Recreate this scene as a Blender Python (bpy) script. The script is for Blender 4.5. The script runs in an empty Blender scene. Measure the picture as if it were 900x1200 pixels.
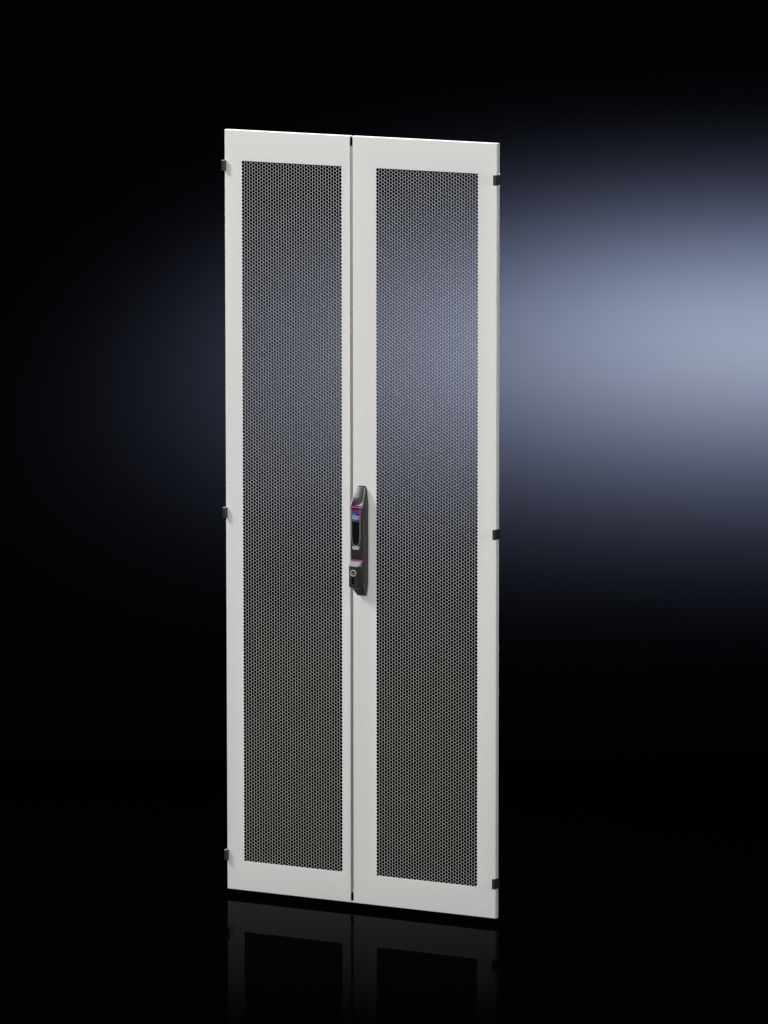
import bpy, math
from mathutils import Vector, Matrix
S = 0.001                                   # everything below is measured in millimetres
sc = bpy.context.scene
col = sc.collection
YAW, PITCH, ROLL = 0.5103, 0.1478, -0.0006
DIST, TX, TZ, FPX = 17.9394, 0.0721614, 1.0501537, 8170.8
fh = Vector((-math.sin(YAW), math.cos(YAW), 0))      # horizontal viewing direction
rt = Vector((math.cos(YAW), math.sin(YAW), 0))

# ------------------------------------------------------------------ materials
def mat(name, base, rough=.5, metal=0., spec=.5, bump=0., bscale=400., coat=0., emis=None, es=0., var=0.):
    m = bpy.data.materials.new(name); m.use_nodes = True
    nt = m.node_tree; b = nt.nodes['Principled BSDF']
    b.inputs['Base Color'].default_value = (*base, 1)
    b.inputs['Roughness'].default_value = rough
    b.inputs['Metallic'].default_value = metal
    b.inputs['Specular IOR Level'].default_value = spec
    b.inputs['Coat Weight'].default_value = coat
    if emis:
        b.inputs['Emission Color'].default_value = (*emis, 1)
        b.inputs['Emission Strength'].default_value = es
    tc = nt.nodes.new('ShaderNodeTexCoord')
    if bump:
        n = nt.nodes.new('ShaderNodeTexNoise'); n.inputs['Scale'].default_value = bscale
        n.inputs['Detail'].default_value = 3
        bp = nt.nodes.new('ShaderNodeBump'); bp.inputs['Strength'].default_value = bump
        bp.inputs['Distance'].default_value = .0004
        nt.links.new(tc.outputs['Object'], n.inputs['Vector'])
        nt.links.new(n.outputs['Fac'], bp.inputs['Height'])
        nt.links.new(bp.outputs['Normal'], b.inputs['Normal'])
    if var:
        n2 = nt.nodes.new('ShaderNodeTexNoise'); n2.inputs['Scale'].default_value = 90
        n2.inputs['Detail'].default_value = 6; n2.inputs['Roughness'].default_value = .7
        nt.links.new(tc.outputs['Object'], n2.inputs['Vector'])
        r = nt.nodes.new('ShaderNodeValToRGB')
        r.color_ramp.elements[0].position = .3; r.color_ramp.elements[1].position = .7
        r.color_ramp.elements[0].color = (*[c * (1 - var) for c in base], 1)
        r.color_ramp.elements[1].color = (*[min(1, c * (1 + var)) for c in base], 1)
        nt.links.new(n2.outputs['Fac'], r.inputs['Fac'])
        nt.links.new(r.outputs['Color'], b.inputs['Base Color'])
    return m

PAINT = mat('light_grey_powder_coat', (.70, .696, .686), .48, bump=.15, bscale=420, var=.02)
CLIP = mat('black_hinge_plastic', (.024, .024, .025), .33, bump=.1)
STEEL = mat('bright_steel', (.72, .72, .72), .28, metal=1.)
HOUS = mat('graphite_metal', (.030, .030, .031), .34, metal=.25, spec=.6, bump=.1, bscale=900)
LEVER = mat('graphite_lever', (.036, .036, .038), .27, metal=.3, spec=.6, bump=.1, bscale=900)
SILV = mat('satin_silver', (.50, .50, .505), .38, metal=.25)
SILD = mat('satin_grey', (.30, .30, .305), .38, metal=.3)
BLACK = mat('gloss_black', (.006, .006, .007), .16, spec=.6)
MAG = mat('magenta_light_line', (.40, .02, .27), .45, emis=(.80, .03, .56), es=.26)
MAGD = mat('magenta_trim', (.10, .004, .055), .4)

def screen_mat():
    m = bpy.data.materials.new('lit_display'); m.use_nodes = True
    nt = m.node_tree; b = nt.nodes['Principled BSDF']
    b.inputs['Base Color'].default_value = (.01, .01, .01, 1)
    b.inputs['Roughness'].default_value = .2
    a = nt.nodes.new('ShaderNodeAttribute'); a.attribute_name = 'pixels'
    nt.links.new(a.outputs['Color'], b.inputs['Emission Color'])
    b.inputs['Emission Strength'].default_value = .58
    return m
SCREEN = screen_mat()

# ------------------------------------------------------------------ mesh helpers
class MB:
    def __init__(s): s.v = []; s.f = []; s.key = {}
    def vert(s, x, y, z, weld=False):
        if weld:
            k = (round(x * 50), round(y * 50), round(z * 50))
            if k in s.key: return s.key[k]
            s.key[k] = len(s.v)
        s.v.append((x * S, y * S, z * S)); return len(s.v) - 1
    def box(s, x0, x1, y0, y1, z0, z1):
        n = len(s.v)
        for x, y, z in ((x0,y0,z0),(x1,y0,z0),(x1,y1,z0),(x0,y1,z0),(x0,y0,z1),(x1,y0,z1),(x1,y1,z1),(x0,y1,z1)):
            s.v.append((x*S, y*S, z*S))
        for f in ((0,3,2,1),(4,5,6,7),(0,1,5,4),(1,2,6,5),(2,3,7,6),(3,0,4,7)): s.f.append(tuple(n+i for i in f))
    def loft(s, rings, caps=True):
        n = len(s.v); m = len(rings[0])
        for r in rings:
            for p in r: s.v.append(tuple(c * S for c in p))
        for k in range(len(rings) - 1):
            for i in range(m):
                j = (i + 1) % m
                s.f.append((n+k*m+i, n+k*m+j, n+(k+1)*m+j, n+(k+1)*m+i))
        if caps:
            s.f.append(tuple(n + i for i in reversed(range(m))))
            s.f.append(tuple(n + (len(rings)-1)*m + i for i in range(m)))
    def cyl(s, c, r, d0, d1, n=24, ax='y', r1=None):
        r1 = r if r1 is None else r1
        def ring(rr, d):
            o = []
            for i in range(n):
                a = 2*math.pi*i/n
                o.append((c[0]+rr*math.cos(a), d, c[2]+rr*math.sin(a)) if ax == 'y' else (c[0]+rr*math.cos(a), c[1]+rr*math.sin(a), d))
            return o
        s.loft([ring(r, d0), ring(r1, d1)])
    def build(s, name, m, parent=None, org=(0,0,0), bevel=0., seg=2, smooth=False):
        me = bpy.data.meshes.new(name)
        o3 = [c*S for c in org]
        me.from_pydata([(v[0]-o3[0], v[1]-o3[1], v[2]-o3[2]) for v in s.v], [], s.f)
        import bmesh
        bm = bmesh.new(); bm.from_mesh(me)
        if bevel: bmesh.ops.remove_doubles(bm, verts=bm.verts, dist=1e-6)
        bmesh.ops.recalc_face_normals(bm, faces=bm.faces)
        bm.to_mesh(me); bm.free()
        me.materials.append(m)
        o = bpy.data.objects.new(name, me); col.objects.link(o)
        if parent: o.parent = parent
        if bevel:
            b = o.modifiers.new('bevel', 'BEVEL'); b.width = bevel*S; b.segments = seg
            b.limit_method = 'ANGLE'; b.angle_limit = math.radians(28); b.harden_normals = True
        if smooth or bevel:
            me.polygons.foreach_set('use_smooth', [True]*len(me.polygons))
            me.set_sharp_from_angle(angle=math.radians(40))
        return o

# ------------------------------------------------------------------ door leaves
H0, H1 = 16., 2016.                          # bottom and top of the doors above the floor
DEPTH = 15.
PT = 0.5                                     # sheet thickness
P = 9.0                                      # vertical pitch of the honeycomb holes
CS = P * math.sqrt(3) / 2
HOLE = 8.64 / 2                              # half the width across flats
NC = 38
Z0, Z1 = 94.6, 1937.3

def clip_poly(poly, zlo, zhi):
    def cut(pl, f):
        out = []
        for i in range(len(pl)):
            a, b = pl[i], pl[(i+1) % len(pl)]
            fa, fb = f(a), f(b)
            if fa >= 0: out.append(a)
            if (fa > 0 and fb < 0) or (fa < 0 and fb > 0):
                t = fa/(fa-fb); out.append((a[0]+(b[0]-a[0])*t, a[1]+(b[1]-a[1])*t))
        return out
    pl = cut(poly, lambda p: p[1]-zlo)
    return cut(pl, lambda p: zhi-p[1]) if pl else pl

def perforated(xa, xb, parent, org):
    """one sheet punched with hexagonal holes between xa and xb, front at y=0"""
    m = MB()
    xc = (xa+xb)/2
    xs0 = xc-(NC-1)/2*CS
    R = P/math.sqrt(3); r = HOLE*2/math.sqrt(3)
    faces2 = []                              # front polygons in (x,z)
    walls = []
    hexa = lambda cx, cz, rr: [(cx+rr*math.cos(math.radians(60*k)), cz+rr*math.sin(math.radians(60*k))) for k in range(6)]
    X0, X1 = xa-3, xb+3
    for c in range(NC):
        cx = xs0+c*CS
        top = Z1-P/2 - (P/2 if c % 2 else 0) + (P if c % 2 else 0)
        n = int((top-Z0)/P)+2
        for k in range(n):
            cz = top-k*P
            if cz < Z0-P/2: continue
            O, I = hexa(cx, cz, R), hexa(cx, cz, r)
            for i in range(6):
                j = (i+1) % 6
                faces2.append([O[i], O[j], I[j], I[i]])
                walls.append((I[i], I[j]))
            if c == 0:
                faces2 += [[(X0, cz), (cx-R, cz), (cx-R/2, cz+P/2), (X0, cz+P/2)], [(X0, cz-P/2), (cx-R/2, cz-P/2), (cx-R, cz), (X0, cz)]]
            if c == NC-1:
                faces2 += [[(cx+R, cz), (X1, cz), (X1, cz+P/2), (cx+R/2, cz+P/2)], [(cx+R/2, cz-P/2), (X1, cz-P/2), (X1, cz), (cx+R, cz)]]
    for f in faces2:
        f = clip_poly(f, Z0, Z1)
        if len(f) < 3: continue
        ids = []
        for x, z in f:
            i = m.vert(x, 0, z, True)
            if i not in ids: ids.append(i)
        if len(ids) < 3: continue
        m.f.append(tuple(ids))
        m.f.append(tuple(m.vert(x, PT, z, True) for x, z in [(m.v[i][0]/S, m.v[i][2]/S) for i in reversed(ids)]))
    for a, b in walls:
        za, zb = a[1], b[1]
        if max(za, zb) <= Z0 or min(za, zb) >= Z1: continue
        if not (Z0 <= za <= Z1):
            t = ((Z1 if za > Z1 else Z0)-zb)/(za-zb); a = (b[0]+(a[0]-b[0])*t, b[1]+(a[1]-b[1])*t)
        if not (Z0 <= zb <= Z1):
            t = ((Z1 if zb > Z1 else Z0)-za)/(zb-za); b = (a[0]+(b[0]-a[0])*t, a[1]+(b[1]-a[1])*t)
        m.f.append((m.vert(a[0],0,a[1],True), m.vert(b[0],0,b[1],True), m.vert(b[0],PT,b[1],True), m.vert(a[0],PT,a[1],True)))
    me = bpy.data.meshes.new('perforated_panel')
    me.from_pydata([(v[0]-org[0]*S, v[1]-org[1]*S, v[2]-org[2]*S) for v in m.v], [], [f for f in m.f if len(set(f)) == len(f)])
    me.materials.append(PAINT); me.validate()
    o = bpy.data.objects.new('perforated_panel', me); col.objects.link(o); o.parent = parent
    return X0, X1

def plate(m, x0, x1, ox0, ox1, r=1.6):
    """front plate with its opening and a rounded outer edge"""
    def rect(i, d): return [(x0+i, d, H0+i), (x1-i, d, H0+i), (x1-i, d, H1-i), (x0+i, d, H1-i)]
    loops = [[(ox0, 0, Z0), (ox1, 0, Z0), (ox1, 0, Z1), (ox0, 0, Z1)]]
    for k in range(5):
        a = math.pi/2*k/4
        loops.append(rect(r*(1-math.sin(a)), r*(1-math.cos(a))))
    loops.append(rect(0, 2.2))
    loops.append(rect(2.0, 2.2))
    loops.append([(ox0, 2.2-.7, Z0), (ox1, 2.2-.7, Z0), (ox1, 2.2-.7, Z1), (ox0, 2.2-.7, Z1)])
    n = len(m.v)
    for L in loops:
        for p in L: m.v.append(tuple(c*S for c in p))
    for k in range(len(loops)-1):
        for i in range(4):
            j = (i+1) % 4
            m.f.append((n+k*4+i, n+k*4+j, n+k*4+4+j, n+k*4+4+i))
    L = len(loops)-1
    for i in range(4):
        j = (i+1) % 4
        m.f.append((n+L*4+i, n+L*4+j, n+j, n+i))

def leaf(x0, x1, pa, pb, side, label):
    """side = -1: hinged left, +1: hinged right"""
    org = (x0 if side < 0 else x1, 0, H0)
    e = bpy.data.objects.new('door_leaf', None); col.objects.link(e)
    e.location = [c*S for c in org]; e.empty_display_size = .1
    e['label'] = label; e['category'] = 'door'; e['group'] = 'perforated cabinet door leaves'
    ox0, ox1 = perforated(pa, pb, e, org)
    f = MB(); plate(f, x0, x1, ox0, ox1)
    A, B = 2.2, DEPTH
    f.box(x0, x1, A, B, H1-1.6, H1)                             # folded top
    f.box(x0, x1, A, B, H0, H0+1.6)                             # folded bottom
    hx = (x0, x0+1.6) if side < 0 else (x1-1.6, x1)             # hinge side, with a shallow groove
    q = .9 if side < 0 else -.9
    f.box(hx[0], hx[1], A, 6.5, H0+1.6, H1-1.6)
    f.box(hx[0]+q, hx[1]+q, 6.5, 9.3, H0+1.6, H1-1.6)
    f.box(hx[0], hx[1], 9.3, B, H0+1.6, H1-1.6)
    ix = (x1-1.9, x1-.3) if side < 0 else (x0+.3, x0+1.9)       # meeting side, notched at both ends
    f.box(ix[0], ix[1], A, B, H0+25, H1-27)
    # return lips at the back
    l0, l1 = (x0+1.6, x1-30) if side < 0 else (x0+30, x1-1.6)
    f.box(l0, l1, B-1.6, B, H1-22, H1-1.6)
    f.box(l0, l1, B-1.6, B, H0+1.6, H0+22)
    lx = (x0+1.6, x0+20) if side < 0 else (x1-20, x1-1.6)
    f.box(lx[0], lx[1], B-1.6, B, H0+22.2, H1-22.2)
    if side < 0:
        f.box(x1+.1, x1+6.5, 3.2, 7, H0+.4, H0+3.2)
        f.box(x1+.1, x1+6.5, 5.2, 9, H1-3.4, H1-.5)
    fr = f.build('frame', PAINT, e, org)
    fr.data.polygons.foreach_set('use_smooth', [True]*len(fr.data.polygons)); fr.data.set_sharp_from_angle(angle=math.radians(30))
    # three wrap-round hinges
    ex = x0 if side < 0 else x1
    for z in (1923., 1015.5, 108.):
        h = MB()
        a, b = (ex-3.2, ex+5) if side < 0 else (ex-5, ex+3.2)
        h.box(a, b, -11.5, -.15, z-13, z+13)
        o_, i_ = (ex-3.2, ex-.15) if side < 0 else (ex+.15, ex+3.2)
        h2 = h; h2.box(o_, i_, -.14, 15.5, z-13, z+13)
        ho = h.build('hinge', CLIP, e, org, bevel=.9)
        p = MB(); px = (o_+i_)/2
        p.cyl((px, 12.2, 0), 1.4, z-16.5, z+16.5, 14, 'z')
        if side < 0:
            cp = MB(); cp.box(a+.4, b-.4, -11, -1, z+13.05, z+14.2)  # silver plate standing in for the highlight on the left hinge tops
            cq = cp.build('hinge_highlight', SILV, ho)
            for v in cq.data.vertices: v.co -= Vector([c*S for c in org])
        po = p.build('hinge_pin', STEEL, ho, (0,0,0), smooth=True)
        for v in po.data.vertices: v.co -= Vector([c*S for c in org])
    return e, org

lf, lorg = leaf(-400., -27.6, -349.5, -51.2, -1, 'narrower left perforated door, plain light grey frame without a handle')
rf, rorg = leaf(-19.8, 400., 48.6, 347.1, 1, 'wider right perforated door, light grey frame carrying the black display handle')

# ------------------------------------------------------------------ handle (protrusion is -y)
def sec(z, xl, xr, d, c=4., dz=0., back=-.05):
    """closed outline at height z; corners rounded by c; front corners may sit dz lower"""
    pts = [(xl, back, z)]
    n = 4
    for k in range(n+1):
        a = math.pi/2*k/n
        pts.append((xl+c*(1-math.cos(a)), -(d-c*(1-math.sin(a))), z-dz))
    for k in range(n+1):
        a = math.pi/2*k/n
        pts.append((xr-c*(1-math.sin(a)), -(d-c*(1-math.cos(a))), z-dz))
    pts.append((xr, back, z))
    return pts

hm = MB()
hm.loft([
    sec(818.5, 0, 19, 5, 1.5), sec(820, -3, 21.5, 10, 3), sec(828, -6.5, 22.5, 16, 4), sec(840, -10.5, 23, 24, 4.5),
    sec(846, -11, 24, 26, 4), sec(856, -11, 25, 26.5, 3.5), sec(900, -11, 25, 26.5, 3.5), sec(910, -11, 25, 26.5, 3),
    sec(911.5, -10.6, 25, 24, 3), sec(932, -10.6, 25, 8, 3), sec(985, -10.6, 25.1, 7, 3), sec(1015, -10.6, 25.2, 12, 3), sec(1050, -10.6, 25.2, 25, 3),
    sec(1054.5, -10.8, 25.2, 27.5, 3), sec(1058, -10.6, 25.2, 28, 3.5), sec(1064, -10.0, 25, 26.3, 4), sec(1080, -7.2, 24, 18.5, 4.2),
    sec(1094, -4.6, 22.2, 12, 4), sec(1101, -3.0, 20.2, 8.6, 4), sec(1105, -1, 17, 4.6, 3)])
HANDLE = hm.build('handle', HOUS, rf, rorg, bevel=.5, smooth=True)
HANDLE.location.z = 9.5*S
def sub(m, name, material, **k):
    o = m.build(name, material, HANDLE, rorg, **k); return o
# top slanted cover of lighter metal
tc = MB()
def slab(z, xl, xr, d, t=1.0): return [(xl, -(d-2.5), z), (xl+.6, -d-t*.6, z), (xl+2.2, -d-t, z), (xr-2.2, -d-t, z), (xr-.6, -d-t*.6, z), (xr, -(d-2.5), z)]
tc.loft([slab(1056.2, -9.8, 24.2, 27.6), slab(1062, -9.3, 24.0, 27), slab(1078, -6.8, 23.2, 19.6), slab(1093, -4.2, 21.4, 12.4), slab(1100.5, -1.8, 18.8, 9)])
sub(tc, 'top_cover', LEVER, smooth=True)
tr = MB()                                       # highlights on the cover edges, put in as silver strips and a wedge
prof = [(1055.6, -10.2, 24.6, 28.4), (1062, -9.8, 24.4, 27.9), (1078, -7.2, 23.6, 20.6), (1093, -4.7, 21.8, 13.4), (1101.2, -2.4, 19.2, 9.9)]
for (za, la, ra, da), (zb, lb_, rb, db) in zip(prof, prof[1:]):
    for (p, q_, wd) in ((la, lb_, 2.6), (ra-1.3, rb-1.3, 1.3)):
        tr.loft([[(p, -da+3, za), (p+.3, -da+.3, za), (p+wd, -da-.45, za), (p+wd, -da+3, za)], [(q_, -db+3, zb), (q_+.3, -db+.3, zb), (q_+wd, -db-.45, zb), (q_+wd, -db+3, zb)]])
tr.loft([[(0, -28.2, 1055.8), (22.8, -28.2, 1055.8), (22.8, -29.1, 1056.2), (0, -29.1, 1056.2)], [(14, -27.8, 1057.5), (22.8, -27.0, 1064.5), (22.8, -27.7, 1064.8), (14, -28.9, 1057.7)]])
sub(tr, 'edge_highlight', SILV)
# pull-out grip
lv = MB()
def lsec(z, d, b, c=4.5, xl=-10.4, xr=24.8): return sec(z, xl, xr, d, c, 0, -b)
lv.loft([lsec(915.3, 28.2, 25.5, 1.2), lsec(921, 29.5, 19, 4), lsec(934, 30.5, 9.6, 4.5), lsec(950, 31, 9, 4.5), lsec(985, 31, 9, 4.5), lsec(1015, 31, 14, 4.5), lsec(1040, 30.5, 23.2, 4.5), lsec(1050.4, 29.5, 27, 1.5)])
sub(lv, 'grip', LEVER, smooth=True)
# magenta light line round the grip
mg = MB()
mg.loft([lsec(1051.1, 30.4, 24.5, 1.5, -10.9, 25.35), lsec(1052.9, 30.0, 26.5, 1.5, -10.9, 25.35)])
sub(mg, 'light_line', MAG, smooth=True); mg = MB()
mg.loft([lsec(912.8, 29.2, 24.5, 1.2, -11.4, 25.35), lsec(914.5, 29.4, 24.8, 1.2, -11.4, 25.35)])
sub(mg, 'light_line', MAG, smooth=True)
path = [(1050.6, 24.6), (1040, 21.4), (1015, 12.8), (985, 8), (950, 8), (934, 8.4), (921, 17), (915.2, 24)]
for xa, xb in ((24.9, 25.5), (-11.0, -10.5)):
    sl = MB()
    for (za, da), (zb, db) in zip(path, path[1:]):
        sl.loft([[(xa, -da+.9, za), (xb, -da+.9, za), (xb, -da-.9, za), (xa, -da-.9, za)], [(xa, -db+.9, zb), (xb, -db+.9, zb), (xb, -db-.9, zb), (xa, -db-.9, zb)]])
    sub(sl, 'side_line', MAGD)
# concave black finger dish with its raised silver rim
XA, XB = -4.6, 17.6
def dish_outline(g=0.):
    pts = [(XA-g, 1046.5+g*.4), (XA-g, 985), (XA-g+.3, 972), (XA-g*.9+1.5, 962)]
    for k in range(7):
        a = math.pi*(k/6)
        pts.append(((XA+XB)/2-math.cos(a)*(7.6+g*.8), 957.5-math.sin(a)*(4.2+g*.6)))
    pts += [(XB+g*.9-1.5, 962), (XB+g-.3, 972), (XB+g, 985), (XB+g, 1046.5+g*.4)]
    return pts
D = MB(); o1 = dish_outline(0)
cx, cz = (XA+XB)/2, 1000
n0 = len(D.v)
rings = []
for s_, d_ in ((1, 31.2), (.86, 31.15), (.5, 31.12), (.05, 31.1)):
    rings.append([(cx+(x-cx)*s_, -d_, cz+(z-cz)*s_) for x, z in o1])
D.loft([[(x, -30.6, z) for x, z in o1]]+rings)
sub(D, 'finger_dish', BLACK, smooth=False)
R = MB()
oi, oo = dish_outline(.05), dish_outline(2.9)
K = len(oi)
for i in range(K-1):
    for (A0, A1_) in (((oi[i]), (oi[i+1])),):
        B0, B1 = oo[i], oo[i+1]
        mid0 = ((A0[0]+B0[0])/2, (A0[1]+B0[1])/2); mid1 = ((A1_[0]+B1[0])/2, (A1_[1]+B1[1])/2)
        R.loft([[(A0[0], -30.7, A0[1]), (A0[0], -31.6, A0[1]), (mid0[0], -32.5, mid0[1]), (B0[0], -31.3, B0[1]), (B0[0], -30.7, B0[1])],
                [(A1_[0], -30.7, A1_[1]), (A1_[0], -31.6, A1_[1]), (mid1[0], -32.5, mid1[1]), (B1[0], -31.3, B1[1]), (B1[0], -30.7, B1[1])]], caps=(i in (0, K-2)))
sub(R, 'dish_rim', mat('satin_rim', (.22, .22, .225), .32, metal=.3))
C_ = MB()                                       # catch plate under the dish
C_.loft([[(-2.2, -30.8, 941.5), (-2.2, -32.0, 942), (15.2, -32.0, 942), (15.2, -30.8, 941.5)], [(-4.4, -30.8, 951), (-4.2, -32.6, 951), (17.2, -32.6, 951), (17.4, -30.8, 951)]])
sub(C_, 'catch_plate', SILV)
# lit display
cols = {'.': (.004,.004,.006), 'r': (.30,.02,.03), 'm': (.34,.01,.24), 'p': (.14,.01,.22), 'b': (.01,.03,.62), 'c': (.03,.16,.62), 'g': (.02,.36,.16),
        'w': (.55,.58,.55), 'k': (.05,.05,.05), 'y': (.22,.24,.22), 'd': (.05,.01,.15), 'v': (.20,.06,.30)}
art = ['rrrrmrrr', 'mmmmmrrm', 'pppmmmmm', 'cbbbbpmm', 'cbccbbdp', 'gcgcbbdd', 'gggcbbbd', 'wwwwwwww', 'wkykwkkw', 'wwwywwkk', 'ywywwwyw', 'ggcccbbp', 'cgcbbbpr', '.g.cbvrv']
sm = bpy.data.meshes.new('display'); vs = []; fs = []
ny, nx = len(art), len(art[0])
sx0, sx1, sz0, sz1 = -3.4, 17.0, 1014.5, 1045.2
for j in range(ny+1):
    for i in range(nx+1):
        vs.append(((sx0+(sx1-sx0)*i/nx-rorg[0])*S, -31.5*S, (sz1-(sz1-sz0)*j/ny-rorg[2])*S))
bk = len(vs)
for (x, z) in ((sx0, sz1), (sx1, sz1), (sx1, sz0), (sx0, sz0)): vs.append(((x-rorg[0])*S, -31.25*S, (z-rorg[2])*S))
for j in range(ny):
    for i in range(nx):
        a = j*(nx+1)+i; fs.append((a, a+nx+1, a+nx+2, a+1))
fs.append((bk, bk+1, bk+2, bk+3))
sm.from_pydata(vs, [], fs); sm.materials.append(SCREEN)
ca = sm.color_attributes.new('pixels', 'FLOAT_COLOR', 'CORNER'); q = 0
for fi in range(len(fs)):
    c = cols[art[fi//nx][fi % nx]] if fi < nx*ny else (0, 0, 0)
    for _ in range(4): ca.data[q].color = (*c, 1); q += 1
so = bpy.data.objects.new('display', sm); col.objects.link(so); so.parent = HANDLE
# lock block
lb = MB()
def q4(z, xl, xr, d, c, xb=None, bk=24): return [(xl, -bk, z), (xl, -(d-c), z), (xl+c, -d, z), (xr-c, -d, z), (xr, -(d-c), z), ((xr if xb is None else xb), -bk, z)]
lb.loft([q4(838, -11, 12, 25, 1, 15), q4(843, -12.4, 13.5, 33, 1.2, 20), q4(847, -13.0, 14.6, 34, 1.2, 21.5), q4(897.6, -13.0, 14.6, 34, 1.2, 21.5)])
sub(lb, 'lock_block', HOUS, smooth=True)
bd = MB()  # sloping top facet of the lock block, in a lighter grey
bd.loft([q4(897.8, -13.0, 14.8, 34.0, 1.2, 21.8), q4(911.2, -10.9, 23.8, 29.2, 1.2, 24.4)])
sub(bd, 'pale_facet', SILD)
bp = MB(); bp.box(-11.6, 13.2, -34.35, -33.9, 845.5, 895.5); sub(bp, 'lock_face', mat('satin_black', (.012, .012, .013), .45), bevel=.15)
cxx, czz = .6, 880.5
ring = MB(); N = 28
def circ(r, d): return [(cxx+r*math.cos(2*math.pi*i/N), -d, czz+r*math.sin(2*math.pi*i/N)) for i in range(N)]
ring.loft([circ(8.6, 34.0), circ(8.6, 35.6), circ(7.9, 36.4), circ(6.4, 36.2), circ(6.0, 35.0), circ(6.0, 34.5)], caps=True)
sub(ring, 'cylinder_ring', mat('chrome', (.62, .62, .60), .3, metal=.3), smooth=True)
cy = MB(); cy.cyl((cxx, 0, czz), 5.9, -34.4, -35.3, 24); sub(cy, 'lock_cylinder', mat('dark_plug', (.03, .03, .03), .35, metal=.6), smooth=True)
ks = MB(); ks.box(cxx-1.1, cxx+1.1, -36.0, -35.32, czz-5, czz+1.6); ks.cyl((cxx-.2, 0, czz-1.8), 2.3, -35.32, -36.5, 14, 'y'); sub(ks, 'key_slot', STEEL)
kc = MB(); kc.box(-4.6, 3.8, -35.4, -34.36, 852, 871.5); sub(kc, 'slot_cover', BLACK, bevel=.6)

# ------------------------------------------------------------------ setting
def floor_mat():
    m = bpy.data.materials.new('polished_black_floor'); m.use_nodes = True
    nt = m.node_tree; nt.nodes.clear(); N_ = nt.nodes.new; L = nt.links.new
    out = N_('ShaderNodeOutputMaterial'); add = N_('ShaderNodeAddShader')
    df = N_('ShaderNodeBsdfDiffuse'); df.inputs['Color'].default_value = (.0004, .0004, .0005, 1)
    gl = N_('ShaderNodeBsdfGlossy'); gl.distribution = 'GGX'; gl.inputs['Roughness'].default_value = .02
    tcn = N_('ShaderNodeTexCoord'); sep = N_('ShaderNodeSeparateXYZ'); L(tcn.outputs['Object'], sep.inputs[0])
    # reflection fade put into the gloss colour, weaker towards the viewer (object y runs along the floor, away from the viewer)
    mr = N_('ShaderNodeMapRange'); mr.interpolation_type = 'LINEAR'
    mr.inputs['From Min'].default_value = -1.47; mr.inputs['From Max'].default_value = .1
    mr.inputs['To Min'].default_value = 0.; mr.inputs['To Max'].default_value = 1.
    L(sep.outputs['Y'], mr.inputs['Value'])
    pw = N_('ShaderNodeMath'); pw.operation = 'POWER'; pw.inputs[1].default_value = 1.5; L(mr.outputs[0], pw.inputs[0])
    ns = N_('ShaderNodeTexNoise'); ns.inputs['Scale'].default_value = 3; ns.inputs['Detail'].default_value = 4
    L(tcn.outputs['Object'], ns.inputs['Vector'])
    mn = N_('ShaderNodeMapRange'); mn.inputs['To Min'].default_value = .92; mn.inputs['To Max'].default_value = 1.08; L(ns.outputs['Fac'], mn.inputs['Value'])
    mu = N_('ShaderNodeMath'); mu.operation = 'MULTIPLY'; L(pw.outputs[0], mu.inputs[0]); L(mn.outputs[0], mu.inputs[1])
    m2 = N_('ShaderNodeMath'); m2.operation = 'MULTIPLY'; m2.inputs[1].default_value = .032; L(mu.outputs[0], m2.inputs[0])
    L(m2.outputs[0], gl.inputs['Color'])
    L(df.outputs[0], add.inputs[0]); L(gl.outputs[0], add.inputs[1]); L(add.outputs[0], out.inputs['Surface'])
    return m
WD = 2.2
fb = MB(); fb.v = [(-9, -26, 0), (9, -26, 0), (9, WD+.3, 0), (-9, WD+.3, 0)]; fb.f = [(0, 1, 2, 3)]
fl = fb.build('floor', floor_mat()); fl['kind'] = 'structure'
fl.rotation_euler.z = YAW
BACK = mat('black_backdrop_cloth', (.0012, .00125, .00142), 1., spec=0.)
wb = MB(); wb.v = [(-9, WD, -.01), (9, WD, -.01), (9, WD, 8), (-9, WD, 8), (-9, WD+.1, -.01), (9, WD+.1, -.01), (9, WD+.1, 8), (-9, WD+.1, 8)]
wb.f = [(0,1,2,3), (5,4,7,6), (3,2,6,7), (0,3,7,4), (1,5,6,2)]
wl = wb.build('backdrop', BACK); wl['kind'] = 'structure'
wl.rotation_euler.z = YAW

# ------------------------------------------------------------------ camera
fwd = Vector((-math.sin(YAW)*math.cos(PITCH), math.cos(YAW)*math.cos(PITCH), -math.sin(PITCH)))
up = rt.cross(fwd)
r_ = rt*math.cos(ROLL)+up*math.sin(ROLL); u_ = -rt*math.sin(ROLL)+up*math.cos(ROLL)
cam = bpy.data.cameras.new('camera'); co = bpy.data.objects.new('camera', cam); col.objects.link(co)
cam.sensor_fit = 'VERTICAL'; cam.sensor_height = 36; cam.lens = FPX/1200*36; cam.clip_end = 200
cpos = Vector((TX, 0, TZ))-fwd*DIST
co.matrix_world = Matrix.Translation(cpos) @ Matrix((r_, u_, -fwd)).transposed().to_4x4()
sc.camera = co

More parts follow.
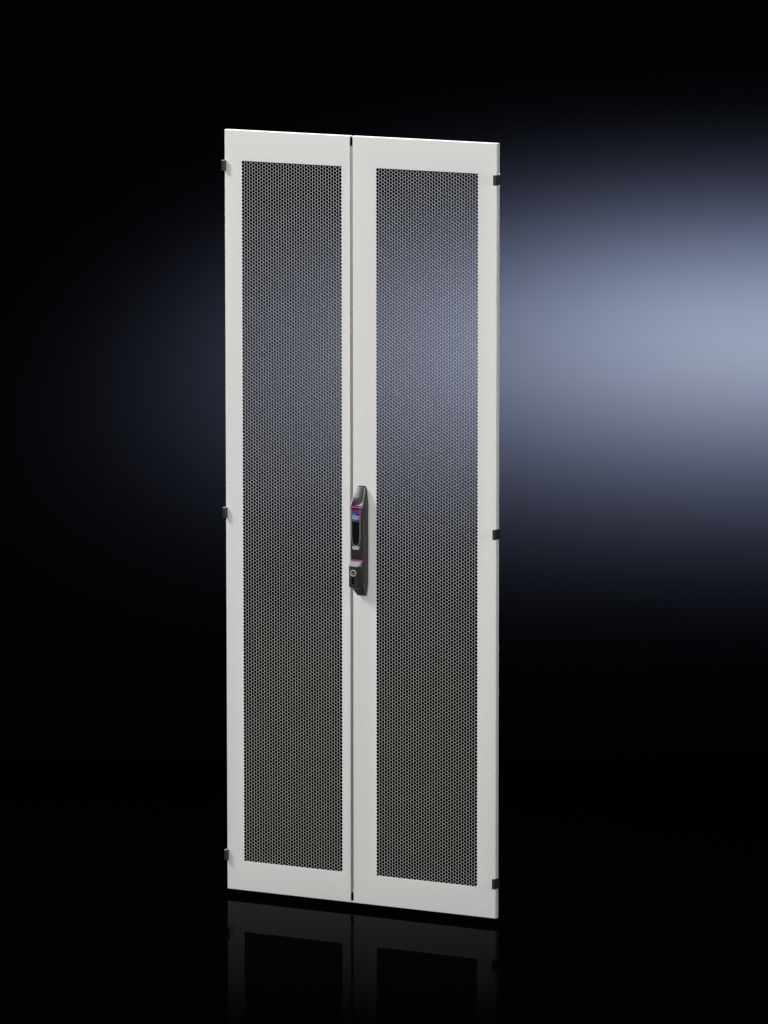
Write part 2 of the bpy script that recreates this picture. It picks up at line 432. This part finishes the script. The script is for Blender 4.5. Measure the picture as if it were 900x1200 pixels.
# ------------------------------------------------------------------ light
w = bpy.data.worlds.new('World'); sc.world = w; w.use_nodes = True
w.node_tree.nodes['Background'].inputs[0].default_value = (0, 0, 0, 1)
w.node_tree.nodes['Background'].inputs[1].default_value = 0
def aim(o, pos, tgt, upv=Vector((0,0,1))):
    pos, tgt = Vector(pos), Vector(tgt)
    z = (pos-tgt).normalized(); x = upv.cross(z).normalized(); y = z.cross(x)
    o.matrix_world = Matrix.Translation(pos) @ Matrix((x, y, z)).transposed().to_4x4()
def area(name, pos, tgt, sx, sy, power, color=(1, 1, 1), spread=180):
    l = bpy.data.lights.new(name, 'AREA'); l.shape = 'RECTANGLE'; l.size = sx; l.size_y = sy
    l.energy = power; l.color = color; l.spread = math.radians(spread)
    o = bpy.data.objects.new(name, l); col.objects.link(o); aim(o, pos, tgt); return o
area('key_softbox', (-5.4, -3.8, 6.9), (0, 0, 1.0), 2.1, 2.1, 129, (1, .995, .98), 90)
area('front_softbox', (-0.2, -7.0, 2.7), (0, 0, .9), 2.6, 2.6, 47, (1, 1, .99), 70)
area('top_softbox', (0.1, .9, 4.6), (0, .05, 2.0), 1.6, .5, 30, (1, 1, 1), 60)
area('side_softbox', (4.0, -.35, 2.0), (.4, 0, 1.1), .5, 2.2, 13, (1, 1, 1), 80)

# glow on the backdrop: one blue projector lamp with a soft elliptical beam
def wall_point(px, py):
    d = fwd*FPX + r_*(px-450) - u_*(py-600)
    t = (WD-cpos.dot(fh))/d.dot(fh)
    return cpos+d*t
G = wall_point(908, 412)
LP = G-fh*1.95+Vector((0, 0, 2.3))
l = bpy.data.lights.new('backdrop_projector', 'SPOT'); l.spot_size = math.radians(80); l.spot_blend = 1.; l.shadow_soft_size = .02
l.energy = 223000; l.use_nodes = True
o = bpy.data.objects.new('backdrop_projector', l); col.objects.link(o); aim(o, LP, G)
nt = l.node_tree; em = nt.nodes['Emission']; N_ = nt.nodes.new; L = nt.links.new
dist = (G-LP).length; cosv = abs((LP-G).normalized().dot(fh))
SX, SY = .762/dist, .217*cosv/dist
tcn = N_('ShaderNodeTexCoord'); sp = N_('ShaderNodeSeparateXYZ'); L(tcn.outputs['Normal'], sp.inputs[0])
def M(op, a, b=None):
    n = N_('ShaderNodeMath'); n.operation = op
    for i, v in enumerate((a, b)):
        if v is None: continue
        if isinstance(v, (int, float)): n.inputs[i].default_value = v
        else: L(v, n.inputs[i])
    return n.outputs[0]
gx = M('DIVIDE', M('DIVIDE', sp.outputs['X'], sp.outputs['Z']), SX); gy = M('DIVIDE', M('DIVIDE', sp.outputs['Y'], sp.outputs['Z']), SY)
low = M('MAXIMUM', M('MULTIPLY', gy, 1), 0)                        # lower tail of the beam shaped to fall off faster
gy = M('MULTIPLY', gy, M('ADD', M('MULTIPLY', M('MULTIPLY', low, low), .016), 1))
g = M('EXPONENT', M('MULTIPLY', M('POWER', M('ADD', M('MULTIPLY', gx, gx), M('MULTIPLY', gy, gy)), .87), -.5))
L(g, em.inputs['Strength']); mx = N_('ShaderNodeMix'); mx.data_type = 'RGBA'; L(g, mx.inputs[0])     # the core of the beam is a little whiter
mx.inputs[6].default_value = (.63, .705, 1.04, 1); mx.inputs[7].default_value = (.66, .71, .85, 1); L(mx.outputs[2], em.inputs['Color'])

# ------------------------------------------------------------------ render
sc.view_settings.view_transform = 'Standard'; sc.view_settings.look = 'None'
sc.view_settings.exposure = 0; sc.view_settings.gamma = 1
sc.cycles.use_denoising = True
sc.cycles.use_adaptive_sampling = False
sc.cycles.max_bounces = 6
sc.cycles.filter_width = 1.5
sc.render.resolution_x = 768; sc.render.resolution_y = 1024
sc.render.dither_intensity = 1.0
